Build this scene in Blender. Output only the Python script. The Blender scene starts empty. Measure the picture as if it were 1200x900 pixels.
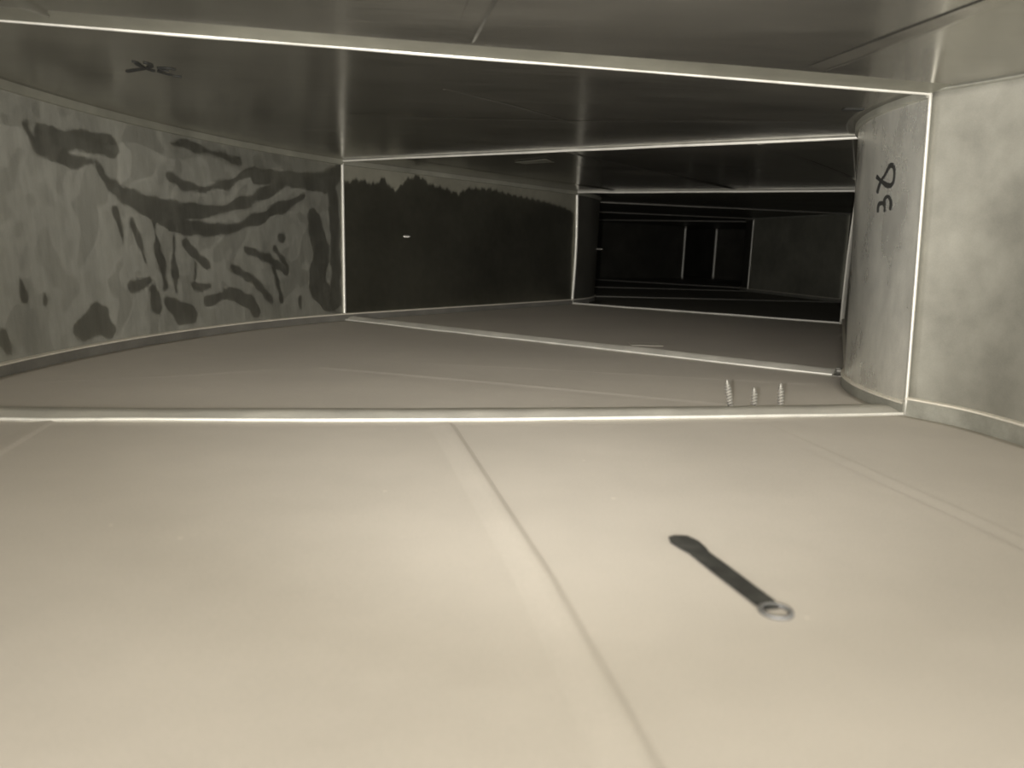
import bpy, bmesh, math, random
import numpy as np
from mathutils import Vector, Matrix

S = 0.3                     # duct height in metres; plan coordinates below are in duct heights
R = math.radians
sc = bpy.context.scene
col = sc.collection

# ---------------------------------------------------------------- camera
PITCH, ROLL, EYE, FPX = 0.177455, 0.03477, 0.49211, 891.78
cp, sp, cr, sr = math.cos(PITCH), math.sin(PITCH), math.cos(ROLL), math.sin(ROLL)
fwd = Vector((0, cp, -sp)); rt = Vector((1, 0, 0)); upv = Vector((0, sp, cp))
rgt = rt*cr + upv*sr; up = -rt*sr + upv*cr
cam_d = bpy.data.cameras.new('camera')
cam_d.sensor_width = 36; cam_d.lens = FPX/1200*36
cam_d.clip_start = 0.005; cam_d.clip_end = 50
cam_d.dof.use_dof = True; cam_d.dof.focus_distance = 1.05; cam_d.dof.aperture_fstop = 9.0
cam = bpy.data.objects.new('camera', cam_d); col.objects.link(cam)
m = Matrix((rgt, up, -fwd)).transposed().to_4x4(); m.translation = (0, 0, EYE*S)
cam.matrix_world = m
sc.camera = cam

# ---------------------------------------------------------------- world, lights, exposure
w = bpy.data.worlds.new('world'); sc.world = w; w.use_nodes = True
w.node_tree.nodes['Background'].inputs[0].default_value = (1.0, 0.93, 0.80, 1)
w.node_tree.nodes['Background'].inputs[1].default_value = 0.02

# the phone's flash beside the lens
fl = bpy.data.lights.new('flash', 'SPOT'); fl.energy = 31.0; fl.color = (1.0, 0.975, 0.935)
fl.shadow_soft_size = 0.003; fl.spot_size = R(106); fl.spot_blend = 1.0
flo = bpy.data.objects.new('flash', fl); col.objects.link(flo)
flo.location = (-0.030, -0.004, EYE*S - 0.004)
flo.rotation_euler = (R(90 + 23), 0, R(-7))

# added fill behind the camera, evens out the flash's falloff along the floor
al = bpy.data.lights.new('rear_fill_light', 'AREA'); al.shape = 'RECTANGLE'; al.size = 0.75; al.size_y = 0.26
al.energy = 7.2; al.color = (1.0, 0.96, 0.90)
alo = bpy.data.objects.new('rear_fill_light', al); col.objects.link(alo)
alo.location = (0.07, -0.36, 0.15); alo.rotation_euler = (R(90), 0, R(0))

sc.view_settings.view_transform = 'Standard'
sc.view_settings.look = 'None'
sc.view_settings.gamma = 1
sc.view_settings.use_curve_mapping = False
sc.view_settings.exposure = 0.62

# ---------------------------------------------------------------- materials
def sheet(name, metal_col, dust_col, dust, rough, metallic=1.0, mottle=0.25, scale=6.0, stretch=(1, 1, 1),
          bump=0.02, attr=False, rvar=0.12, specks=0.0):
    """galvanised sheet under a film of dust; the film's own cover may come from a painted vertex mask"""
    mt = bpy.data.materials.new(name); mt.use_nodes = True
    nt = mt.node_tree; N = nt.nodes; L = nt.links
    bs = N['Principled BSDF']
    tc = N.new('ShaderNodeTexCoord'); mp = N.new('ShaderNodeMapping'); mp.inputs['Scale'].default_value = stretch
    L.new(tc.outputs['Object'], mp.inputs['Vector'])
    n1 = N.new('ShaderNodeTexNoise'); n1.inputs['Scale'].default_value = scale; n1.inputs['Detail'].default_value = 6
    n1.inputs['Roughness'].default_value = 0.6; L.new(mp.outputs[0], n1.inputs['Vector'])
    n2 = N.new('ShaderNodeTexNoise'); n2.inputs['Scale'].default_value = scale*7; n2.inputs['Detail'].default_value = 4
    L.new(mp.outputs[0], n2.inputs['Vector'])
    n3 = N.new('ShaderNodeTexNoise'); n3.inputs['Scale'].default_value = 900; n3.inputs['Detail'].default_value = 2
    L.new(tc.outputs['Object'], n3.inputs['Vector'])
    def math_(op, a, b, clamp=False):
        x = N.new('ShaderNodeMath'); x.operation = op; x.use_clamp = clamp
        for i, v in enumerate((a, b)):
            if isinstance(v, (int, float)): x.inputs[i].default_value = v
            else: L.new(v, x.inputs[i])
        return x.outputs[0]
    a = math_('MULTIPLY', math_('SUBTRACT', n1.outputs[0], 0.5), mottle*2.4)
    b = math_('MULTIPLY', math_('SUBTRACT', n2.outputs[0], 0.5), mottle*1.0)
    c = math_('MULTIPLY', math_('SUBTRACT', n3.outputs[0], 0.5), 0.22)
    v = math_('ADD', math_('ADD', a, b), math_('ADD', c, 1.0))
    if attr:
        at = N.new('ShaderNodeAttribute'); at.attribute_name = 'dust'
        d = math_('MULTIPLY', at.outputs['Fac'], dust)
    else:
        d = math_('ADD', dust, math_('MULTIPLY', math_('SUBTRACT', n1.outputs[0], 0.5), 0.9*min(dust, 1-dust)), True)
    def mix(kind, f, x, y):
        q = N.new('ShaderNodeMix'); q.data_type = kind
        io = {'RGBA': (6, 7, 2), 'FLOAT': (2, 3, 0)}[kind]
        L.new(f, q.inputs[0]) if not isinstance(f, (int, float)) else setattr(q.inputs[0], 'default_value', f)
        for i, t in ((io[0], x), (io[1], y)):
            if isinstance(t, (tuple, int, float)): q.inputs[i].default_value = t
            else: L.new(t, q.inputs[i])
        return q.outputs[io[2]]
    base = mix('RGBA', d, (*metal_col, 1), (*dust_col, 1))
    hs = N.new('ShaderNodeHueSaturation'); L.new(base, hs.inputs['Color']); L.new(v, hs.inputs['Value'])
    fin = hs.outputs[0]
    if specks > 0:
        vo = N.new('ShaderNodeTexVoronoi'); vo.inputs['Scale'].default_value = 21; L.new(tc.outputs['Object'], vo.inputs['Vector'])
        sm = math_('MULTIPLY', math_('LESS_THAN', vo.outputs['Distance'], 0.03), specks)
        fin = mix('RGBA', sm, fin, (0.75, 0.70, 0.60, 1))
    L.new(fin, bs.inputs['Base Color'])
    L.new(mix('FLOAT', d, metallic, 0.0), bs.inputs['Metallic'])
    rr = math_('ADD', math_('MULTIPLY', math_('SUBTRACT', n1.outputs[0], 0.5), rvar*2), mix('FLOAT', d, rough, 0.7), True)
    L.new(rr, bs.inputs['Roughness'])
    bs.inputs['Specular IOR Level'].default_value = 0.35
    if bump:
        bp = N.new('ShaderNodeBump'); bp.inputs['Strength'].default_value = 1.0; bp.inputs['Distance'].default_value = bump
        h = math_('ADD', n1.outputs[0], math_('MULTIPLY', n3.outputs[0], 0.012))
        L.new(h, bp.inputs['Height']); L.new(bp.outputs[0], bs.inputs['Normal'])
    return mt

M_FLOOR = sheet('dusty_floor_sheet', (0.34, 0.33, 0.29), (0.47, 0.432, 0.382), 0.88, 0.35, bump=0.0012, mottle=0.07, scale=5, specks=0.3)
M_CEIL = sheet('clean_ceiling_sheet', (0.37, 0.357, 0.31), (0.18, 0.17, 0.14), 0.12, 0.13, bump=0.0010, mottle=0.22, scale=5, stretch=(0.5, 1.6, 1), rvar=0.12)
M_HEEL = sheet('wiped_dusty_sheet', (0.30, 0.295, 0.25), (0.26, 0.257, 0.226), 0.70, 0.33, bump=0.0008, mottle=0.30, scale=9, stretch=(2.2, 2.2, 0.6), attr=True)
M_WALL = sheet('grey_wall_sheet', (0.30, 0.292, 0.25), (0.24, 0.232, 0.198), 0.50, 0.36, bump=0.0007, mottle=0.34, scale=8)
M_FARF = sheet('darkened_far_floor', (0.2, 0.19, 0.16), (0.13, 0.12, 0.10), 0.7, 0.35, bump=0.0008, mottle=0.1, scale=5)  # far floor: loss of light with depth put into a darker colour
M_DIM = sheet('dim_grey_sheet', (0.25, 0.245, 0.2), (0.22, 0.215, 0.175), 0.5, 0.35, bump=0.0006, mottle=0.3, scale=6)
M_FAR = sheet('darkened_far_sheet', (0.13, 0.125, 0.105), (0.07, 0.067, 0.055), 0.35, 0.30, bump=0.0006, mottle=0.25, scale=8)  # walls and ceiling past the opening, coloured dark for the fading light
M_DARK = sheet('dark_wall_sheet', (0.20, 0.195, 0.155), (0.22, 0.21, 0.165), 0.85, 0.30, bump=0.0008, mottle=0.25, scale=8, attr=True)
M_THROAT = sheet('throat_sheet', (0.74, 0.73, 0.67), (0.62, 0.60, 0.53), 0.25, 0.15, bump=0.00035, mottle=0.26, scale=12, stretch=(1.5, 1.5, 0.7))
M_CLEAT = sheet('cleat_steel', (0.55, 0.54, 0.49), (0.50, 0.475, 0.415), 0.62, 0.32, bump=0.0003, mottle=0.12, scale=25)
M_SEAM = sheet('bright_seam_steel', (0.62, 0.61, 0.56), (0.52, 0.505, 0.455), 0.55, 0.26, bump=0.0002, mottle=0.12, scale=40)
M_FLANGE = sheet('dull_flange_steel', (0.34, 0.335, 0.29), (0.23, 0.225, 0.19), 0.45, 0.36, bump=0.0003, mottle=0.3, scale=30)
M_LEDGE = sheet('dusty_ledge', (0.5, 0.48, 0.42), (0.55, 0.51, 0.43), 0.8, 0.4, bump=0.0003, mottle=0.15, scale=40)
M_SCREW = sheet('zinc_screw_steel', (0.62, 0.60, 0.56), (0.40, 0.38, 0.34), 0.3, 0.28, bump=0, mottle=0.1, scale=200)
M_DARKENED = sheet('darkened_steel', (0.22, 0.21, 0.19), (0.17, 0.165, 0.14), 0.5, 0.35, bump=0.0002, mottle=0.2, scale=30)  # darkened so far cleats lose light by colour; also flange, hook, shank
M_INK = sheet('marker_ink', (0.02, 0.02, 0.018), (0.016, 0.016, 0.014), 0.9, 0.5, metallic=0, bump=0, mottle=0.3, scale=60)
M_BLACK = sheet('worn_black_paint', (0.012, 0.0125, 0.011), (0.075, 0.073, 0.064), 0.30, 0.75, metallic=0.1, bump=0.0003, mottle=0.9, scale=120)
M_RING = sheet('ring_steel', (0.25, 0.25, 0.25), (0.17, 0.167, 0.16), 0.5, 0.4, bump=0, mottle=0.2, scale=90)
M_FOIL = sheet('foil_tape', (0.5, 0.49, 0.44), (0.50, 0.46, 0.39), 0.6, 0.35, bump=0.0002, mottle=0.1, scale=60)

# ---------------------------------------------------------------- helpers
def link(name, V, F, mats, parent=None, smooth=True):
    me = bpy.data.meshes.new(name)
    me.from_pydata([tuple(map(float, v)) for v in V], [], F); me.update()
    for mm in (mats if isinstance(mats, (list, tuple)) else [mats]): me.materials.append(mm)
    if smooth: me.polygons.foreach_set('use_smooth', [True]*len(me.polygons))
    o = bpy.data.objects.new(name, me); col.objects.link(o)
    if parent: o.parent = parent
    return o

def tag(o, label=None, cat=None, group=None, kind=None):
    for k, v in (('label', label), ('category', cat), ('group', group), ('kind', kind)):
        if v: o[k] = v
    return o

def arc(p, q, deg, n):
    """plan curve from p to q turning deg to the right of travel"""
    p = np.array(p, float); q = np.array(q, float); a = math.radians(deg); t = np.linspace(0, 1, n)
    if abs(deg) < .1: return p + (q - p)*t[:, None]
    c = q - p; L = np.linalg.norm(c); Rr = L/2/math.sin(abs(a)/2)
    nrm = np.array([c[1], -c[0]])/L*np.sign(a)
    C = (p + q)/2 + nrm*Rr*math.cos(abs(a)/2); v = p - C
    th = -a*t
    return C + np.stack([v[0]*np.cos(th) - v[1]*np.sin(th), v[0]*np.sin(th) + v[1]*np.cos(th)], 1)

def grid(name, P, mats, parent=None, solid=0.0015, flip=False, dust=None):
    """P is an (a, b, 3) array of points in metres; becomes one sheet with real thickness behind it"""
    a, b = P.shape[:2]
    i = np.arange(a*b).reshape(a, b)
    q = np.stack([i[:-1, :-1], i[1:, :-1], i[1:, 1:], i[:-1, 1:]], -1).reshape(-1, 4)
    if flip: q = q[:, ::-1]
    me = bpy.data.meshes.new(name)
    me.from_pydata(P.reshape(-1, 3).tolist(), [], q.tolist()); me.update()
    me.materials.append(mats)
    me.polygons.foreach_set('use_smooth', [True]*len(me.polygons))
    if dust is not None:
        at = me.attributes.new('dust', 'FLOAT', 'POINT'); at.data.foreach_set('value', dust.reshape(-1).astype(np.float32))
    o = bpy.data.objects.new(name, me); col.objects.link(o)
    if parent: o.parent = parent
    if solid:
        sm = o.modifiers.new('thickness', 'SOLIDIFY'); sm.thickness = solid; sm.offset = -1
    return o

rng = np.random.default_rng(7)
def wav(x, y, seed, amp):
    g = np.random.default_rng(seed); z = np.zeros_like(x)
    for k in range(7):
        fx, fy = g.uniform(2, 13, 2)*g.choice([-1, 1], 2); z = z + g.uniform(.3, 1)/(1 + .12*abs(fx) + .12*abs(fy))*np.sin(fx*x + fy*y + g.uniform(0, 6.3))
    return z*amp

def wall_pts(bot, top, deg, n, mz, amp=0.0008, inward=1, seed=1):
    lo = arc(bot[0], bot[1], deg, n); hi = arc(top[0], top[1], deg, n)
    return loft_wall(lo, hi, mz, amp, inward, seed)

def loft_wall(lo, hi, mz, amp=0.0, inward=1, seed=1):
    n = len(lo)
    z = np.linspace(0, 1, mz)
    X = lo[:, None, :]*(1 - z)[None, :, None] + hi[:, None, :]*z[None, :, None]
    P = np.concatenate([X, np.broadcast_to(z[None, :, None], (n, mz, 1))], 2)*S
    if amp:
        d = np.gradient(P[:, :, :2], axis=0); d /= np.linalg.norm(d, axis=2, keepdims=True) + 1e-9
        nr = np.stack([d[:, :, 1], -d[:, :, 0]], 2)
        s = np.concatenate([[0], np.cumsum(np.linalg.norm(np.diff(lo, axis=0), axis=1))])*S
        ww = wav(s[:, None] + 0*z[None], (z*S)[None] + 0*s[:, None], seed, amp)*np.sin(np.pi*z)[None]**.5
        P[:, :, :2] += nr*ww[:, :, None]
    return P

def deck(name, lA, rA, z, mats, nu, nv, amp, seed, parent=None, ridges=(), lip=0.0):
    """floor or ceiling sheet lofted between its left and right edge curves; ridges = stiffening beads rolled into it"""
    n = len(lA); t = np.linspace(0, 1, nu)
    X = lA[:, None, :]*(1 - t)[None, :, None] + rA[:, None, :]*t[None, :, None]
    v = np.linspace(0, 1, n)[:, None]
    win = np.clip(np.minimum(v, 1 - v)*9, 0, 1)*np.clip(np.minimum(t, 1 - t)*9, 0, 1)[None]
    zz = np.full(X.shape[:2], z*S) + wav(X[..., 0]*S, X[..., 1]*S, seed, amp)*win
    P = np.concatenate([X*S, zz[..., None]], 2)
    return grid(name, P, mats, parent, flip=(z < .5))

def ridge(name, pts, z, width, height, mat, parent, soft=0.5):
    """rolled stiffening bead along a polyline on floor (z=0) or ceiling (z=1), one side steeper than the other"""
    prof = [(-width*1.1, 0), (-width*.75, height*.22), (-width*.35, height*.68), (0.0, height), (width*.09, height*.9),
            (width*.22, height*.35), (width*.38, 0.0)]
    prof = prof + [(width*.1, -0.0006), (-width*.5, -0.0006)]
    return sweep(name, pts, z, prof, mat, parent)

def resample(pts, n):
    pts = np.array(pts, float); d = np.concatenate([[0], np.cumsum(np.linalg.norm(np.diff(pts, axis=0), axis=1))])
    t = np.linspace(0, d[-1], n)
    return np.stack([np.interp(t, d, pts[:, k]) for k in range(pts.shape[1])], 1)

def sweep(name, pts, z, prof, mat, parent=None, n=60, jitter=0.0, side=1, smooth=True, fmat=None, seed=3):
    """closed profile (u, h) in metres swept along a plan path; u points to the left of travel * side, h away from floor or ceiling"""
    p = resample(pts, n) if n else np.array(pts, float)
    d = np.gradient(p, axis=0); d /= np.linalg.norm(d, axis=1, keepdims=True)
    nr = np.stack([-d[:, 1], d[:, 0]], 1)*side
    sg = 1 if z < .5 else -1
    V = []; k = len(prof); g = np.random.default_rng(seed)
    jj = np.interp(np.arange(len(p)), np.linspace(0, len(p), 14), g.normal(0, 1, 14))*jitter
    for i in range(len(p)):
        for u, hh in prof:
            sc_h = jj[i] if hh > 0 else 0
            V.append((p[i, 0]*S + nr[i, 0]*u, p[i, 1]*S + nr[i, 1]*u, z*S + sg*(hh + sc_h)))
    F = []
    fl_ = (side*sg) > 0
    for i in range(len(p) - 1):
        for j in range(k):
            a, b = i*k + j, i*k + (j + 1) % k
            f = (a, b, b + k, a + k)
            F.append(f if not fl_ else f[::-1])
    F.append(tuple(range(k))[::-1] if not fl_ else tuple(range(k))); 
    e = (len(p) - 1)*k; F.append(tuple(range(e, e + k)) if not fl_ else tuple(range(e, e + k))[::-1])
    mats = mat if isinstance(mat, (list, tuple)) else [mat]
    o = link(name, V, F, mats, parent, smooth)
    if fmat:
        for pi, pl in enumerate(o.data.polygons):
            if pi < (len(p) - 1)*k: pl.material_index = fmat[pi % k]
    if smooth:
        for e_ in o.data.edges: pass
        o.data.set_sharp_from_angle(angle=R(40))
    return o

def post(name, xb, xt, zb, zt, half, depth, mat, parent=None, facing=None, bow=0.0):
    """vertical folded seam: a half-round strip, bottom plan point xb, top plan point xt, facing the given direction"""
    fx = np.array(facing, float); fx /= np.linalg.norm(fx); tx = np.array([-fx[1], fx[0]])
    K = 9; ring = [(math.cos(math.pi*i/(K - 1))*half, math.sin(math.pi*i/(K - 1))*depth) for i in range(K)]
    n = 24; V = []
    for i in range(n):
        t = i/(n - 1); c = (np.array(xb)*(1 - t) + np.array(xt)*t)*S + tx*bow*math.sin(math.pi*t)
        z = (zb*(1 - t) + zt*t)*S
        for a, b in ring: q = c + tx*a + fx*b; V.append((q[0], q[1], z))
    F = []
    for i in range(n - 1):
        for j in range(K):
            a, b = i*K + j, i*K + (j + 1) % K
            F.append((a, a + K, b + K, b)[::-1])
    F.append(tuple(range(K))[::-1]); F.append(tuple(range((n - 1)*K, n*K)))
    return link(name, V, F, mat, parent)

# ---------------------------------------------------------------- plan of the duct (bottom, top), in duct heights
J1L = ((-1.68, 1.893), (-1.72, 1.880)); J1R = ((1.28, 2.425), (1.229, 2.418))
J3L = ((-1.076, 4.82), (-1.118, 4.961)); J3R = ((1.41, 3.17), (1.43, 3.31))
J4L = ((.522, 7.0), (.515, 6.92)); J4R = ((2.52, 5.83), (2.51, 5.77))
J5L = ((.79, 8.2),)*2; J5R = ((3.72, 8.74),)*2
J6L = ((.39, 10.2),)*2; J6R = ((3.24, 10.7),)*2
J7L = ((1.0, 13.14),)*2; J7R = ((3.46, 11.55),)*2
J8L = ((3.22, 14.9),)*2; J8R = ((4.9, 13.7),)*2
J9L = ((3.15, 15.9),)*2; J9R = ((4.0, 15.6),)*2
J10L = ((2.6, 17.3),)*2; J10R = ((3.55, 17.6),)*2
def two(a, b, deg, n): return arc(a[0], b[0], deg, n), arc(a[1], b[1], deg, n)

# first section, from behind the camera to the first joint (travel towards +y)
r0b = np.array([(1.62, -1.6), (1.66, -.6), (1.66, .4), (1.60, 1.2), (1.50, 1.75), (1.43, 2.05), (1.395, 2.27), (1.28, 2.425)])
r0t = np.array([(1.62, -1.6), (1.66, -.6), (1.66, .4), (1.62, 1.2), (1.50, 1.80), (1.40, 2.10), (1.325, 2.27), (1.229, 2.418)])
l0b = np.array([(-1.06, -1.5), (-1.34, 0), (-1.68, 1.893)]); l0t = np.array([(-1.06, -1.5), (-1.34, 0), (-1.72, 1.880)])
def smooth_path(p, n):
    q = resample(p, n)
    for _ in range(n//14):
        q[1:-1] = (q[:-2] + q[1:-1]*2 + q[2:])/4
    return q
R0 = (smooth_path(r0b, 120), smooth_path(r0t, 120)); L0 = (resample(l0b, 120), resample(l0t, 120))
SEC = [  # left curves, right curves
    (L0, R0),
    (two(J1L, J3L, 43.9, 120), two(J1R, J3R, 43.9, 120)),
    (two(J3L, J4L, 0, 60), two(J3R, J4R, 0, 60)),
    (two(J4L, J5L, -43.9, 60), two(J4R, J5R, -43.9, 60)),
    (two(J5L, J6L, 0, 30), two(J5R, J6R, 0, 30)),
    (two(J6L, J7L, 43.9, 60), two(J6R, J7R, 43.9, 60)),
    (two(J7L, J8L, 0, 30), two(J7R, J8R, 0, 30)),
    (two(J8L, J9L, -30, 30), two(J8R, J9R, -50, 30)),
    (two(J9L, J10L, 0, 20), two(J9R, J10R, 0, 20)),
]

HEEL = [
    [(0.4263, 0.7794, 0.0174), (0.4403, 0.7218, 0.0212), (0.4683, 0.6642, 0.0326), (0.5277, 0.6065, 0.0382), (0.6024, 0.609, 0.0285), (0.6711, 0.6241, 0.0215), (0.7325, 0.6667, 0.0225), (0.8185, 0.7694, 0.0238), (0.8893, 0.8622, 0.0224)],
    [(0.5364, 0.5815, 0.027), (0.5911, 0.5388, 0.0242), (0.6684, 0.5263, 0.0236), (0.7305, 0.5489, 0.0224), (0.8165, 0.6441, 0.0238), (0.8946, 0.7494, 0.02)],
    [(0.5751, 0.7694, 0.0099), (0.6057, 0.7343, 0.0143), (0.6538, 0.7268, 0.0148), (0.6985, 0.7594, 0.0153), (0.7458, 0.8221, 0.0136), (0.7738, 0.8571, 0.0116)],
    [(0.3049, 0.8546, 0.0153), (0.3229, 0.7845, 0.025), (0.3676, 0.7719, 0.0197), (0.4196, 0.7769, 0.0173)],
    [(0.3329, 0.8396, 0.0348), (0.4096, 0.8521, 0.0376), (0.459, 0.8546, 0.0323)],
    [(0.457, 0.5915, 0.0108), (0.469, 0.4536, 0.0127)],
    [(0.4903, 0.5539, 0.0092), (0.5037, 0.4361, 0.0131), (0.5137, 0.3584, 0.0076)],
    [(0.535, 0.5439, 0.0115), (0.543, 0.396, 0.0194), (0.5517, 0.2581, 0.0195)],
    [(0.5757, 0.4762, 0.0099), (0.5737, 0.3559, 0.0159), (0.5737, 0.2356, 0.0159)],
    [(0.6031, 0.4461, 0.0183), (0.6251, 0.396, 0.0145), (0.6498, 0.3459, 0.0127)],
    [(0.6204, 0.3559, 0.0124), (0.6204, 0.2932, 0.0124)],
    [(0.479, 0.2607, 0.0146), (0.517, 0.2932, 0.0114)],
    [(0.7091, 0.3383, 0.0177), (0.7665, 0.2581, 0.0253), (0.8039, 0.1504, 0.0236)],
    [(0.7445, 0.4336, 0.0204), (0.8012, 0.3835, 0.0282), (0.8439, 0.3108, 0.0242)],
    [(0.8079, 0.3835, 0.0189), (0.8212, 0.2531, 0.0215), (0.8306, 0.1479, 0.0216)],
    [(0.8172, 0.4361, 0.0143), (0.8466, 0.3409, 0.0194)],
    [(0.6451, 0.1754, 0.0189), (0.7018, 0.198, 0.0263), (0.7538, 0.1454, 0.0273), (0.7632, 0.0927, 0.0229)],
    [(0.553, 0.1905, 0.0195), (0.5877, 0.1278, 0.0482), (0.6077, 0.1153, 0.0368)],
    [(0.3689, 0.1153, 0.0328), (0.4036, 0.1328, 0.0578), (0.4243, 0.0877, 0.0313)],
    [(0.5243, 0.2431, 0.019), (0.5297, 0.1729, 0.0268)],
    [(0.6177, 0.2556, 0.0144), (0.6531, 0.2431, 0.0169)],
    [(0.9219, 0.6241, 0.0507), (0.9406, 0.4511, 0.0564), (0.9266, 0.2055, 0.056), (0.9586, 0.1303, 0.057)],
    [(0.9733, 0.7669, 0.0366), (0.9793, 0.401, 0.0367), (0.9773, 0.1378, 0.0367)],
    [(0.2255, 0.1153, 0.0252), (0.2315, 0.0902, 0.0197)],
    [(0.8339, 0.5088, 0.0168), (0.8379, 0.5038, 0.0169)],
    [(0.2688, 0.3133, 0.0074), (0.2702, 0.2531, 0.0118)],
    [(0.3069, 0.2607, 0.0108), (0.3089, 0.2381, 0.0092)],
    [(0.5837, 0.9223, 0.012), (0.6398, 0.9298, 0.0168), (0.7372, 0.8897, 0.0113)],
    [(0.7772, 0.8371, 0.0324), (0.9513, 0.8396, 0.0516), (0.988, 0.9273, 0.0369)],
    [(0.8799, 0.1504, 0.0173), (0.8799, 0.1003, 0.0173)],
]
THROAT8 = [
    [(0.1801, 0.797), (0.2015, 0.802), (0.2161, 0.792), (0.2395, 0.7719), (0.2688, 0.7569), (0.2869, 0.7368), (0.2969, 0.7168)],
    [(0.3135, 0.7744), (0.2842, 0.7619), (0.2455, 0.7469), (0.2155, 0.7368), (0.1881, 0.7343), (0.1714, 0.7444), (0.1681, 0.7644), (0.1701, 0.7845), (0.1801, 0.797)],
]
THROAT3 = [
    [(0.2809, 0.6516), (0.2822, 0.6717), (0.2728, 0.6817), (0.2415, 0.6817), (0.2248, 0.6692), (0.2241, 0.6516)],
    [(0.2268, 0.6692), (0.2328, 0.6892), (0.2241, 0.6992), (0.2015, 0.7018), (0.1828, 0.6867), (0.1781, 0.6692), (0.1855, 0.6566)],
]
CEIL8 = [
    [(-1.1694, 2.4015), (-1.1607, 2.4051), (-1.1688, 2.4409), (-1.1721, 2.477), (-1.1673, 2.5025), (-1.1597, 2.5281)],
    [(-1.2559, 2.5427), (-1.2193, 2.5188), (-1.1899, 2.5038), (-1.1618, 2.4859), (-1.1356, 2.4562), (-1.1279, 2.4299), (-1.1365, 2.4084)],
    [(-1.1356, 2.4562), (-1.158, 2.4781)],
]
CEIL3 = [
    [(-1.129, 2.4779), (-1.1124, 2.4733), (-1.0901, 2.4721), (-1.0795, 2.4945)],
    [(-1.1279, 2.4808), (-1.1227, 2.501), (-1.1094, 2.515)],
    [(-1.1492, 2.5319), (-1.1266, 2.507)],
    [(-1.1478, 2.5317), (-1.1397, 2.5545), (-1.1279, 2.584), (-1.1047, 2.5975)],
]

def seg_mask(s, z, strokes, sl):
    """wiped marks: 1 outside, 0 inside the strokes (strokes: fraction along, fraction up, half width in heights)"""
    g = 0.010*np.sin(s*sl*13 + z*17 + 2*np.sin(z*9 + s*sl*5)) + 0.004*np.sin(s*sl*41 - z*57 + 1.3) + 0.002*np.sin(s*sl*140 + z*120)
    dm = np.full(s.shape, 9.0)
    for st in strokes:
        for (a, b, wa), (c, d, wb) in zip(st[:-1], st[1:]):
            ax, cx = a*sl, c*sl; vx, vz = cx - ax, d - b; LL = vx*vx + vz*vz + 1e-9
            t = np.clip(((s*sl - ax)*vx + (z - b)*vz)/LL, 0, 1)
            dd = np.hypot(s*sl - ax - t*vx, z - b - t*vz) - (wa + (wb - wa)*t)*1.3
            dm = np.minimum(dm, dd)
    return np.clip((dm + g)/0.012 + .5, 0, 1)

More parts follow.
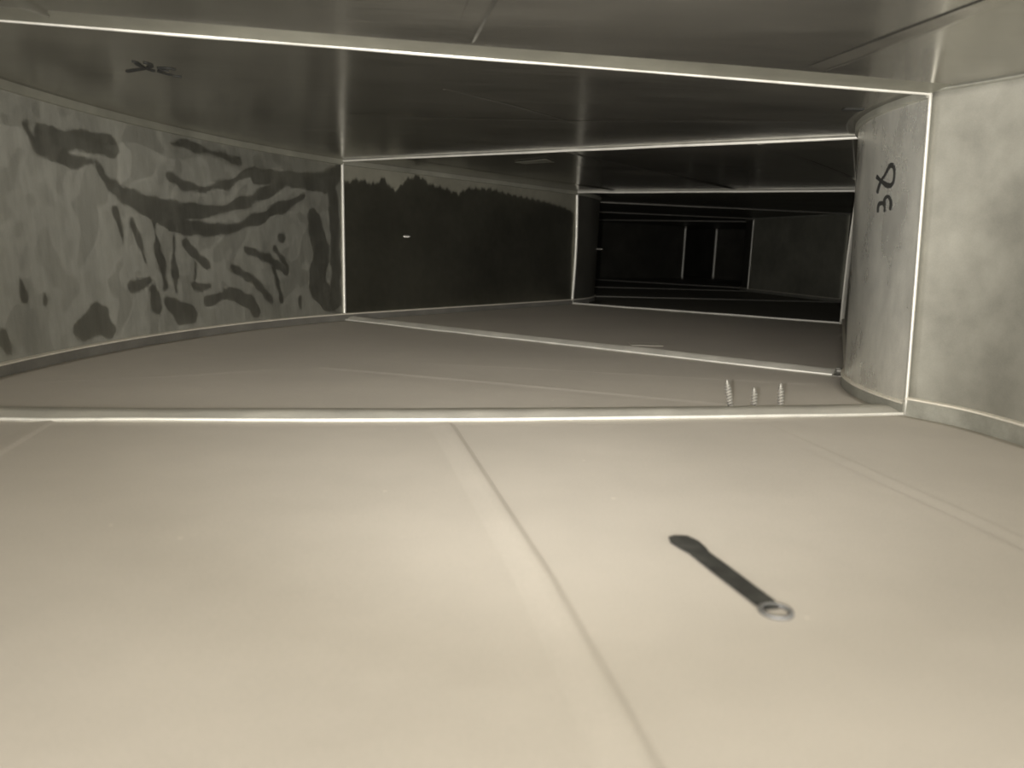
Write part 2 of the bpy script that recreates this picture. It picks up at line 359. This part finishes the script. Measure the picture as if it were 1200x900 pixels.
NAMES = ['first straight section around the camera', 'first bend', 'straight section past the first bend', 'second bend',
         'short section past the second bend', 'third bend', 'far tapering section', 'last dark bend', 'darkest far end']
SAW = [(0, .85), (.05, .88), (.10, .86), (.133, .91), (.156, .847), (.177, .835), (.207, .91), (.254, .955), (.30, .90), (.352, .887), (.414, .857),
       (.45, .907), (.551, .92), (.652, .895), (.827, .87), (.93, .84), (1, .80)]
for k, ((lb, lt), (rb, rt_)) in enumerate(SEC):
    near = k < 3
    # floor and ceiling sheets
    nu = 60 if near else 16
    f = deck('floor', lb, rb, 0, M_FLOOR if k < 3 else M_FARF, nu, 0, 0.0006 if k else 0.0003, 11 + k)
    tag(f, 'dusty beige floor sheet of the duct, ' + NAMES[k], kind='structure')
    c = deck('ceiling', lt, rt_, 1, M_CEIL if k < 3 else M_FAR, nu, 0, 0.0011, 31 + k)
    tag(c, 'grey galvanised ceiling sheet of the duct, ' + NAMES[k], kind='structure')
    if k == 0: FLOOR0, CEIL0 = f, c
    if k == 1: FLOOR1, CEIL1 = f, c
    if k == 2: FLOOR2, CEIL2 = f, c
    # left wall
    dust = None; mat = M_WALL
    if k == 1:
        P = wall_pts((J1L[0], J3L[0]), (J1L[1], J3L[1]), 43.9, 620, 190, 0.0008, 1, 5)
        s, z = np.meshgrid(np.linspace(0, 1, 620), np.linspace(0, 1, 190), indexing='ij')
        mk = seg_mask(s, z, HEEL, 3.3)
        streak = (.5 + .5*np.sin(s*90 + 3*np.sin(s*23) + z*2))*(.4 + .6*np.sin(s*17 + 1)**2)
        base = 1.0 - .62*np.clip((s - .42)/.58, 0, 1)**.8 - .08*streak  # mask lowered towards the far end, so the wall darkens there
        pt = np.sin(s*31 + 2.2*np.sin(z*7 + s*9)) + np.sin(z*11 + 2.5*np.sin(s*37 + 1) + 2) + .7*np.sin(s*83 + z*13 + 2*np.sin(z*21)) + .5*np.sin(s*151 - z*31)
        base *= 1 - .20*np.clip((pt - .5)/.12, 0, 1) - .12*np.clip((-pt - 1.1)/.12, 0, 1) + .16*np.clip((np.abs(pt - .15) < .13)*1.0, 0, 1)*(s > .4)
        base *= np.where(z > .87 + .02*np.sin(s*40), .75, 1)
        dust = base*(.28 + .72*mk); mat = M_HEEL
    elif k == 2:
        P = wall_pts((J3L[0], J4L[0]), (J3L[1], J4L[1]), 0, 300, 120, 0.0008, 1, 6)
        s, z = np.meshgrid(np.linspace(0, 1, 300), np.linspace(0, 1, 120), indexing='ij')
        edge = np.interp(s, [a for a, b in SAW], [b for a, b in SAW]) + .008*np.sin(s*210) + .006*np.sin(s*470)
        dust = .10 + .55*np.clip((z - edge)/.02, 0, 1) + .12*np.clip((.08 - z)/.08, 0, 1)
        mat = M_DARK
    else:
        P = loft_wall(lb, lt, 24, 0.0006, 1, 7 + k)
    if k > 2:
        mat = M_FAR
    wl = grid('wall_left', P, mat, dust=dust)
    tag(wl, ('grey left wall with dark wiped smears, ' if k == 1 else 'sheet metal left wall, ') + NAMES[k], kind='structure')
    if k == 1: HEELW = wl
    if k == 2: WALL2 = wl
    # right wall
    mat = M_THROAT if k == 1 else M_WALL if k < 3 else M_DIM if k == 4 else M_FAR  # far walls take colours darkened for lost light, the dim one less so
    P = loft_wall(rb, rt_, 40, 0.0007 if k != 1 else 0.0004, -1, 17 + k)
    wr = grid('wall_right', P, mat, flip=True)
    tag(wr, ('curved bright right wall with a handwritten number, ' if k == 1 else 'sheet metal right wall, ') + NAMES[k], kind='structure')
    if k == 0: RIGHT0 = wr
    if k == 1: THROATW = wr
    # folded flanges along the foot and the head of the walls
    for w_, base_l, base_t, side, hb, ht in ((wl, lb, lt, -1, .0125, .010), (wr, rb, rt_, 1, .017 if k == 0 else .012, .002 if k == 0 else .007)):
        if k > 5: break
        th = .0036
        prof = [(-0.001, 0), (th, 0), (th, hb - .0015), (th + .0012, hb - .0008), (th + .0012, hb + .0006), (th*.5, hb + .0014), (-0.001, hb + .0014)]
        sweep('foot_flange', base_l, 0, prof, [M_FLANGE if side > 0 else M_DARKENED, M_LEDGE], w_, n=100 if near else 40, side=side, fmat=[0, 0, 1, 1, 1, 1, 0])
        prof = [(-0.001, 0), (th, 0), (th, ht - .001), (th*.5, ht), (-0.001, ht)]
        sweep('head_flange', base_t, 1, prof, M_DIM if side < 0 else M_FLANGE, w_, n=100 if near else 40, side=side)
# closing sheet at the far end
P = loft_wall(resample([J10L[0], J10R[0]], 4), resample([J10L[0], J10R[0]], 4), 4)
tag(grid('wall_back', P, M_WALL), 'dark end sheet at the far end of the duct', kind='structure')

# ---------------------------------------------------------------- stiffening beads rolled into the sheets
BEAD = .0095
def beads(parent, z, mat, items):
    for pts, wd, ht in items:
        ridge('stiffening_bead', pts, z, wd, ht, mat, parent)
beads(FLOOR0, 0, M_FLOOR, [
    ([(-.172, 2.06), (.062, 1.078), (.145, .66), (.30, -.2), (.46, -1.2)], .015, .0022),
    ([(-1.21, 1.95), (-1.10, 1.45), (-.98, .9), (-.66, -.9)], .012, .0012),
    ([(.76, 2.22), (.93, 1.4), (1.10, .4), (1.28, -.8)], .012, .00025)])
beads(CEIL0, 1, M_CEIL, [
    ([(-.137, 2.04), (-.072, 1.70), (.09, .9), (.40, -.8)], .012, .0016),
    ([(.82, 2.19), (.955, 1.59), (1.12, .7), (1.30, -.6)], .014, .0022),
    ([(-1.14, 1.95), (-1.03, 1.4), (-.72, -.3)], .012, .0012)])
beads(FLOOR1, 0, M_FLOOR, [
    ([(-.757, 2.975), (-.1, 2.78), (.529, 2.57), (.95, 2.44)], .011, .0007),
    ([(-.763, 3.20), (0, 3.14), (.625, 3.05), (1.2, 2.98)], .010, .0005),
    ([(-1.66, 2.42), (-1.22, 2.66), (-.9, 2.9)], .010, .0006)])
beads(CEIL1, 1, M_CEIL, [([(-.261, 2.659), (-.035, 2.927), (.2, 3.25)], .006, .0003), ([(-1.1, 3.3), (.2, 3.22), (1.1, 3.02)], .008, .0003)])
beads(FLOOR2, 0, M_FLOOR, [([(1.0, 3.48), (1.097, 3.608), (2.365, 5.3), (2.5, 5.5)], .011, .0012), ([(-.2, 4.35), (.9, 6.6)], .009, .0004)])
beads(CEIL2, 1, M_CEIL, [([(1.1, 3.66), (1.214, 3.816), (2.333, 5.329), (2.45, 5.5)], .010, .0012), ([(.25, 4.2), (.386, 4.418), (1.689, 6.165)], .010, .0010),
                         ([(-.72, 4.77), (.40, 6.2), (.85, 6.72)], .010, .0010)])

# ---------------------------------------------------------------- joints between the sections
def bowed(a, b, bow, n=80, cut0=0.0, cut1=0.0):
    t = np.linspace(cut0, 1 - cut1, n); a = np.array(a); b = np.array(b); d = b - a; L = np.linalg.norm(d)
    nr = np.array([d[1], -d[0]])/L
    return a + d*t[:, None] + nr*(bow*4*t*(1 - t))[:, None]

trim_n = [0]
def joint(where, label, path, z, wid, fh, rise, mat_top=None, edge=None):
    """slip joint cleat: rounded folded front edge and a flat leaf behind it"""
    trim_n[0] += 1
    root = bpy.data.objects.new('trim_%d' % trim_n[0], None); col.objects.link(root)
    p0 = path[len(path)//2]; root.location = (0, 0, 0)
    tag(root, label, kind='structure')
    leaf = [(fh*.2, 0), (wid, 0.0), (wid, rise), (wid - .001, rise + .0007), (wid*.5, rise*.85 + .0004), (fh*.6, fh*.55), (fh*.2, fh*.4)]
    sweep('flat_leaf', path, z, leaf, mat_top or M_CLEAT, root, n=90, jitter=.0002, side=1, seed=trim_n[0])
    r = fh/2; front = [(r*.9*math.cos(a) - r*.2, max(0.0, r + r*math.sin(a))) for a in [R(-90 - 360*i/12) for i in range(12)]]
    sweep('folded_edge', path, z, front, edge or M_SEAM, root, n=90, jitter=.00025, side=1, seed=trim_n[0] + 20)
    return root
F1 = bowed(J1L[0], J1R[0], .055)
joint('j1f', 'wide pale cleat across the floor nearest the camera', F1, 0, .030, .0036, .0046)
joint('j1c', 'bright folded cleat across the ceiling nearest the camera', bowed(J1L[1], J1R[1], .0), 1, .006, .0042, .002)
F3 = bowed(J3L[0], J3R[0], .0, cut1=.02)
j3 = joint('j3f', 'long grey channel cleat across the floor ending in an open hook', F3, 0, .020, .0034, .0068)
joint('j3c', 'bright cleat across the ceiling at the mouth of the third section', bowed(J3L[1], J3R[1], 0), 1, .006, .0042, .002)
joint('j4f', 'thin floor cleat in front of the dark opening', bowed(J4L[0], J4R[0], 0), 0, .012, .0050, .003)
joint('j4c', 'thin ceiling cleat above the dark opening', bowed(J4L[1], J4R[1], 0), 1, .006, .0060, .002)
joint('j5f', 'faint floor cleat just inside the dark opening', bowed(J5L[0], J5R[0], 0), 0, .012, .0040, .003, M_FAR, M_DARKENED)
joint('j5c', 'faint ceiling cleat just inside the dark opening', bowed(J5L[1], J5R[1], 0), 1, .006, .0050, .002, M_FAR, M_DARKENED)
joint('j6f', 'faint floor cleat at the foot of the far grey wall edge', bowed(J6L[0], J6R[0], 0), 0, .012, .0040, .003, M_FAR, M_DARKENED)
joint('j6c', 'faint ceiling cleat at the head of the far grey wall edge', bowed(J6L[1], J6R[1], 0), 1, .006, .0040, .002, M_FAR, M_DARKENED)
joint('j7c', 'barely lit ceiling cleat deep inside the duct', bowed(J7L[1], J7R[1], 0), 1, .006, .0060, .002, M_FAR, M_DARKENED)
joint('j7f', 'barely lit floor cleat deep inside the duct', bowed(J7L[0], J7R[0], 0), 0, .006, .0060, .002, M_FAR, M_DARKENED)

# the open hook at the cut end of the channel cleat: a thin curled lip
e = np.array(F3[-1]); d = np.array(J3R[0]) - np.array(J3L[0]); d = d/np.linalg.norm(d); nr = np.array([-d[1], d[0]])
hk = [(-.002, .0006), (.006, .0006), (.016, .0007), (.021, .0012), (.0225, .004), (.021, .0075), (.018, .0088), (.015, .0080)]
V = []; F = []
for i in range(6):
    c0 = e*S + d*(i*.0014)
    for (u, hh) in hk: q = c0 + nr*u; V.append((q[0], q[1], hh))
    for (u, hh) in hk[::-1]: q = c0 + nr*(u*.97 + .0003); V.append((q[0], q[1], hh + .0008))
K = len(hk)*2
for i in range(5):
    for j in range(K): F.append((i*K + j, i*K + (j + 1) % K, (i + 1)*K + (j + 1) % K, (i + 1)*K + j))
F += [tuple(range(K))[::-1], tuple(range(5*K, 6*K))]
link('open_hook', V, F, M_DARKENED, j3)

# ceiling sheet rolled down to meet the first ceiling joint
p = bowed(J1L[1], J1R[1], 0)
sweep('rolled_edge', p, 1, [(.0015, 0), (.0015, .0030), (.004, .0027), (.009, .0017), (.015, .0009), (.024, .0003), (.040, -.0012), (.040, -.0020), (.0015, -.0020)], M_DIM, CEIL0, n=90, side=-1)

# upright seams
def seam(label, jb, jt, half, depth, facing, bow=0.0, mat=M_SEAM, off=(0, 0), bow2=0):
    trim_n[0] += 1
    o = post('trim_%d' % trim_n[0], np.array(jb) + off, np.array(jt) + off, 0.002, .998, half, depth, mat, None, facing, bow)
    tag(o, label, kind='structure'); return o
seam('bright upright seam between the near right wall and the curved wall', J1R[0], J1R[1], .0019, .0042, (-.45, -.89))
seam('bright upright seam at the left side of the third section mouth', J3L[0], J3L[1], .0030, .0030, (.25, -.97))
seam('thin upright seam beside the dark opening on its left', J4L[0], J4L[1], .0042, .0034, (-.05, -1), bow=.004)
seam('faint upright seam deep in the duct at the end of the dim right wall', J6R[0], J6R[1], .0030, .003, (-.5, -1))
seam('left one of two thin upright seams deep in the dark', J8L[0], J8L[1], .007, .004, (-.1, -1))
seam('right one of two thin upright seams deep in the dark', J9R[0], J9R[1], .007, .004, (-.3, -1))
seam('thin upright seam behind the curved wall at the right of the opening', J4R[0], J4R[1], .004, .012, (-.93, -.37), bow=-.004, mat=M_CLEAT)

bpy.context.view_layer.update()
def ceil3(a, b):
    hit, loc, _n, _i = CEIL1.ray_cast((a*S, b*S, .2), (0, 0, 1))
    return np.array([a*S, b*S, (loc[2] if hit else S) - .0006])

# ---------------------------------------------------------------- handwriting in black marker (ink lies on the sheet)
def ink(parent, strokes, to3d, nrm, wd, label, name='marker_number'):
    V = []; F = []
    for st in strokes:
        q = resample(st, max(12, len(st)*7)); 
        for _ in range(8): q[1:-1] = (q[:-2] + 2*q[1:-1] + q[2:])/4
        P = np.array([to3d(a, b) for a, b in q]); T = np.gradient(P, axis=0); T /= np.linalg.norm(T, axis=1, keepdims=True) + 1e-9
        Nn = np.array([nrm(a, b) for a, b in q]); B = np.cross(T, Nn); b0 = len(V); n = len(P)
        for i in range(n):
            ww = wd*(.9 + .2*math.sin(i*.16 + len(st)))*(.55 if i in (0, n - 1) else 1)
            for s_, h_ in ((-.5, .0003), (.5, .0003), (.5, -.0003), (-.5, -.0003)): V.append(P[i] + B[i]*ww*s_ + Nn[i]*h_)
        for i in range(n - 1):
            for j in range(4): a_, b_ = b0 + i*4 + j, b0 + i*4 + (j + 1) % 4; F.append((a_, b_, b_ + 4, a_ + 4))
        F += [tuple(range(b0, b0 + 4))[::-1], tuple(range(b0 + 4*n - 4, b0 + 4*n))]
    return tag(link(name, V, F, M_INK, parent, smooth=False), label)
TB, TT = arc(J1R[0], J3R[0], 43.9, 400), arc(J1R[1], J3R[1], 43.9, 400)
def thr3(a, z):
    i = a*399; lo = np.array([np.interp(i, range(400), TB[:, k]) for k in (0, 1)]); hi = np.array([np.interp(i, range(400), TT[:, k]) for k in (0, 1)])
    q = lo*(1 - z) + hi*z; return np.array([q[0], q[1], z])*S + thrn(a, z)*.0007
def thrn(a, z):
    i = int(min(398, a*399)); d = TB[i + 1] - TB[i]; d = d/np.linalg.norm(d); return np.array([-d[1], d[0], 0])
for nm_ in ('THROAT8', 'THROAT3'):
    pass
ink(THROATW, THROAT8, thr3, thrn, .0046, 'digit 8 in black marker, written sideways')
ink(THROATW, THROAT3, thr3, thrn, .0044, 'digit 3 in black marker, written sideways')
ink(CEIL1, CEIL8, ceil3, lambda a, b: np.array([0, 0, -1.0]), .0040, 'looped digit 8 in black marker')
ink(CEIL1, CEIL3, ceil3, lambda a, b: np.array([0, 0, -1.0]), .0034, 'digit 3 in black marker')

ink(CEIL1, [[(1.105, 2.755), (1.14, 2.75), (1.175, 2.752)]], ceil3, lambda a, b: np.array([0, 0, -1.0]), .013, 'small dark oval smudge', 'dirt_smudge')

# ---------------------------------------------------------------- screws
def empty(name, loc, label, cat, group=None):
    o = bpy.data.objects.new(name, None); col.objects.link(o); o.location = loc; o.empty_display_size = .01
    return tag(o, label, cat, group)
def screw_mesh(length, rad):
    """shank with drill tip, and a separate helical thread"""
    K = 12; prof = [(0, rad*.66), (length*.82, rad*.64), (length*.9, rad*.55), (length*.96, rad*.3), (length, .0001)]
    V = []; F = []
    for z, r_ in prof:
        for i in range(K): V.append((r_*math.cos(2*math.pi*i/K), r_*math.sin(2*math.pi*i/K), z))
    for j in range(len(prof) - 1):
        for i in range(K): F.append((j*K + i, j*K + (i + 1) % K, (j + 1)*K + (i + 1) % K, (j + 1)*K + i))
    F += [tuple(range(K))[::-1], tuple(range((len(prof) - 1)*K, len(prof)*K))]
    TV = []; TF = []; pitch = .0030; turns = length*.86/pitch; n = int(turns*14)
    for i in range(n):
        a = 2*math.pi*i/14; z = pitch*i/14 + .0004; k = min(1, (n - i)/14*.6 + .15); ri, ro = rad*.6*k, rad*(.5 + .75*k)
        for r_, dz in ((ri, -pitch*.32), (ro, 0), (ri, pitch*.32)): TV.append((r_*math.cos(a), r_*math.sin(a), z + dz))
    for i in range(n - 1):
        for j in range(3): a_, b_ = i*3 + j, i*3 + (j + 1) % 3; TF.append((a_, b_, b_ + 3, a_ + 3))
    TF += [(2, 1, 0), (n*3 - 3, n*3 - 2, n*3 - 1)]
    return V, F, TV, TF
def screw(loc, length, rot, label, group, rad=.0029):
    t = empty('sheet_metal_screw', loc, label, 'screw', group)
    t.rotation_euler = rot
    V, F, TV, TF = screw_mesh(length, rad)
    link('shank', V, F, M_DARKENED, t); link('thread', TV, TF, M_SCREW, t, smooth=False)  # shade between the threads put into the darker shank colour
    return t
G = 'screws poking up behind the near floor cleat'
screw((.714*S, 2.435*S, -.0002), .0305, (R(4), R(-12), 0), 'tallest pointed screw standing up, leftmost of three behind the floor cleat', G)
screw((.793*S, 2.440*S, -.0002), .0225, (R(2), R(-5), 0), 'shortest of three pointed screws, standing in the middle behind the floor cleat', G)
screw((.882*S, 2.450*S, -.0002), .0270, (R(3), R(-5), 0), 'pointed screw standing up, rightmost of three behind the floor cleat', G)
# two screw tips through the left walls
dw = np.array([.522 + 1.076, 7.0 - 4.82]); dw /= np.linalg.norm(dw); nw = (dw[1], -dw[0])
pw = np.array([-1.10, 4.888])*(1 - .20) + np.array([.519, 6.963])*.20
screw((pw[0]*S, pw[1]*S, .5414*S), .020, (R(90), 0, math.atan2(nw[1], nw[0]) + R(90)), 'small screw tip glinting on the dark left wall', 'lone screw tips in the side wall', .0022)
screw((.755*S, 7.57*S, .505*S), .028, (R(90), 0, R(90)), 'tiny bright screw tip at the left edge of the dark opening', 'lone screw tips in the side wall', .0026)

# ---------------------------------------------------------------- black strip lying on the near floor
def flat_piece(name, outline, z0, th, mat, parent, holes=None):
    bm = bmesh.new(); vs = [bm.verts.new((x, y, z0)) for x, y in outline]; f = bm.faces.new(vs)
    r_ = bmesh.ops.extrude_face_region(bm, geom=[f]); bmesh.ops.translate(bm, vec=(0, 0, th), verts=[g for g in r_['geom'] if isinstance(g, bmesh.types.BMVert)])
    bmesh.ops.recalc_face_normals(bm, faces=bm.faces)
    bmesh.ops.bevel(bm, geom=[e_ for e_ in bm.edges], offset=min(.0003, th*.3), segments=2, affect='EDGES')
    me = bpy.data.meshes.new(name); bm.to_mesh(me); bm.free(); me.materials.append(mat)
    o = bpy.data.objects.new(name, me); col.objects.link(o); o.parent = parent; return o
A = np.array([.303, 1.262])*S; B = np.array([.385, .985])*S
ax = (B - A)/np.linalg.norm(B - A); ay = np.array([-ax[1], ax[0]]); LB = np.linalg.norm(B - A)
t = empty('metal_strip', (A[0], A[1], 0), 'black worn flat strip with a small ring end lying on the near floor', 'metal strip')
t.rotation_euler = (0, 0, math.atan2(ax[1], ax[0]))
W2 = .0058
ol = [(-.004, -W2*.2), (-.0025, -W2*.95), (.004, -W2*1.35), (.012, -W2*1.2), (.018, -W2*.95), (LB*.5, -W2*.98), (LB*.86, -W2*.92), (LB*.93, -W2*.6),
      (LB*.93, W2*.6), (LB*.86, W2*.92), (LB*.5, W2*.95), (.020, W2*.92), (.015, W2*1.15), (.006, W2*1.3), (-.002, W2*.9)]
flat_piece('blade', ol[::-1], .0004, .0009, M_BLACK, t)
V = []; F = []; n = 28; cx = LB*.955; ro, ri = .0074, .0052
for i in range(n):
    a = 2*math.pi*i/n; c_, s_ = math.cos(a), math.sin(a)
    V += [(cx + ri*c_, ri*s_*1.0, .0004), (cx + ro*c_, ro*s_*1.0, .0004), (cx + (ro - .0003)*c_, (ro - .0003)*s_, .0016), (cx + (ri + .0003)*c_, (ri + .0003)*s_, .0016)]
for i in range(n):
    for j in range(4): a_, b_ = i*4 + j, i*4 + (j + 1) % 4; c2, d2 = ((i + 1) % n)*4 + (j + 1) % 4, ((i + 1) % n)*4 + j; F.append((a_, b_, c2, d2))
tag(link('ring_end', V, F, M_RING, t), 'grey metal ring')

# ---------------------------------------------------------------- squares of tape
def tape(pts, z, label):
    bm = bmesh.new(); zz = max(FLOOR2.ray_cast((x*S, y*S, .1), (0, 0, -1))[1][2] for x, y in pts) + .0002 if z == 0 else S - .0020
    vs = [bm.verts.new((x*S, y*S, zz)) for x, y in pts]; f = bm.faces.new(vs)
    r_ = bmesh.ops.extrude_face_region(bm, geom=[f]); bmesh.ops.translate(bm, vec=(0, 0, .0005), verts=[g for g in r_['geom'] if isinstance(g, bmesh.types.BMVert)])
    bmesh.ops.recalc_face_normals(bm, faces=bm.faces)
    me = bpy.data.meshes.new('tape_square'); bm.to_mesh(me); bm.free(); me.materials.append(M_FOIL if z == 0 else M_DIM)
    o = bpy.data.objects.new('tape_square', me); col.objects.link(o); return tag(o, label, 'tape')
tape([(.627, 4.174), (.793, 4.183), (.798, 4.037), (.628, 4.026)], 0, 'small pale rectangle of tape on the floor past the channel cleat')
tape([(-.031, 4.719), (.149, 4.489), (.206, 4.645), (.031, 4.793)], 1, 'small pale rectangle of tape on the dark ceiling past the second ceiling cleat')
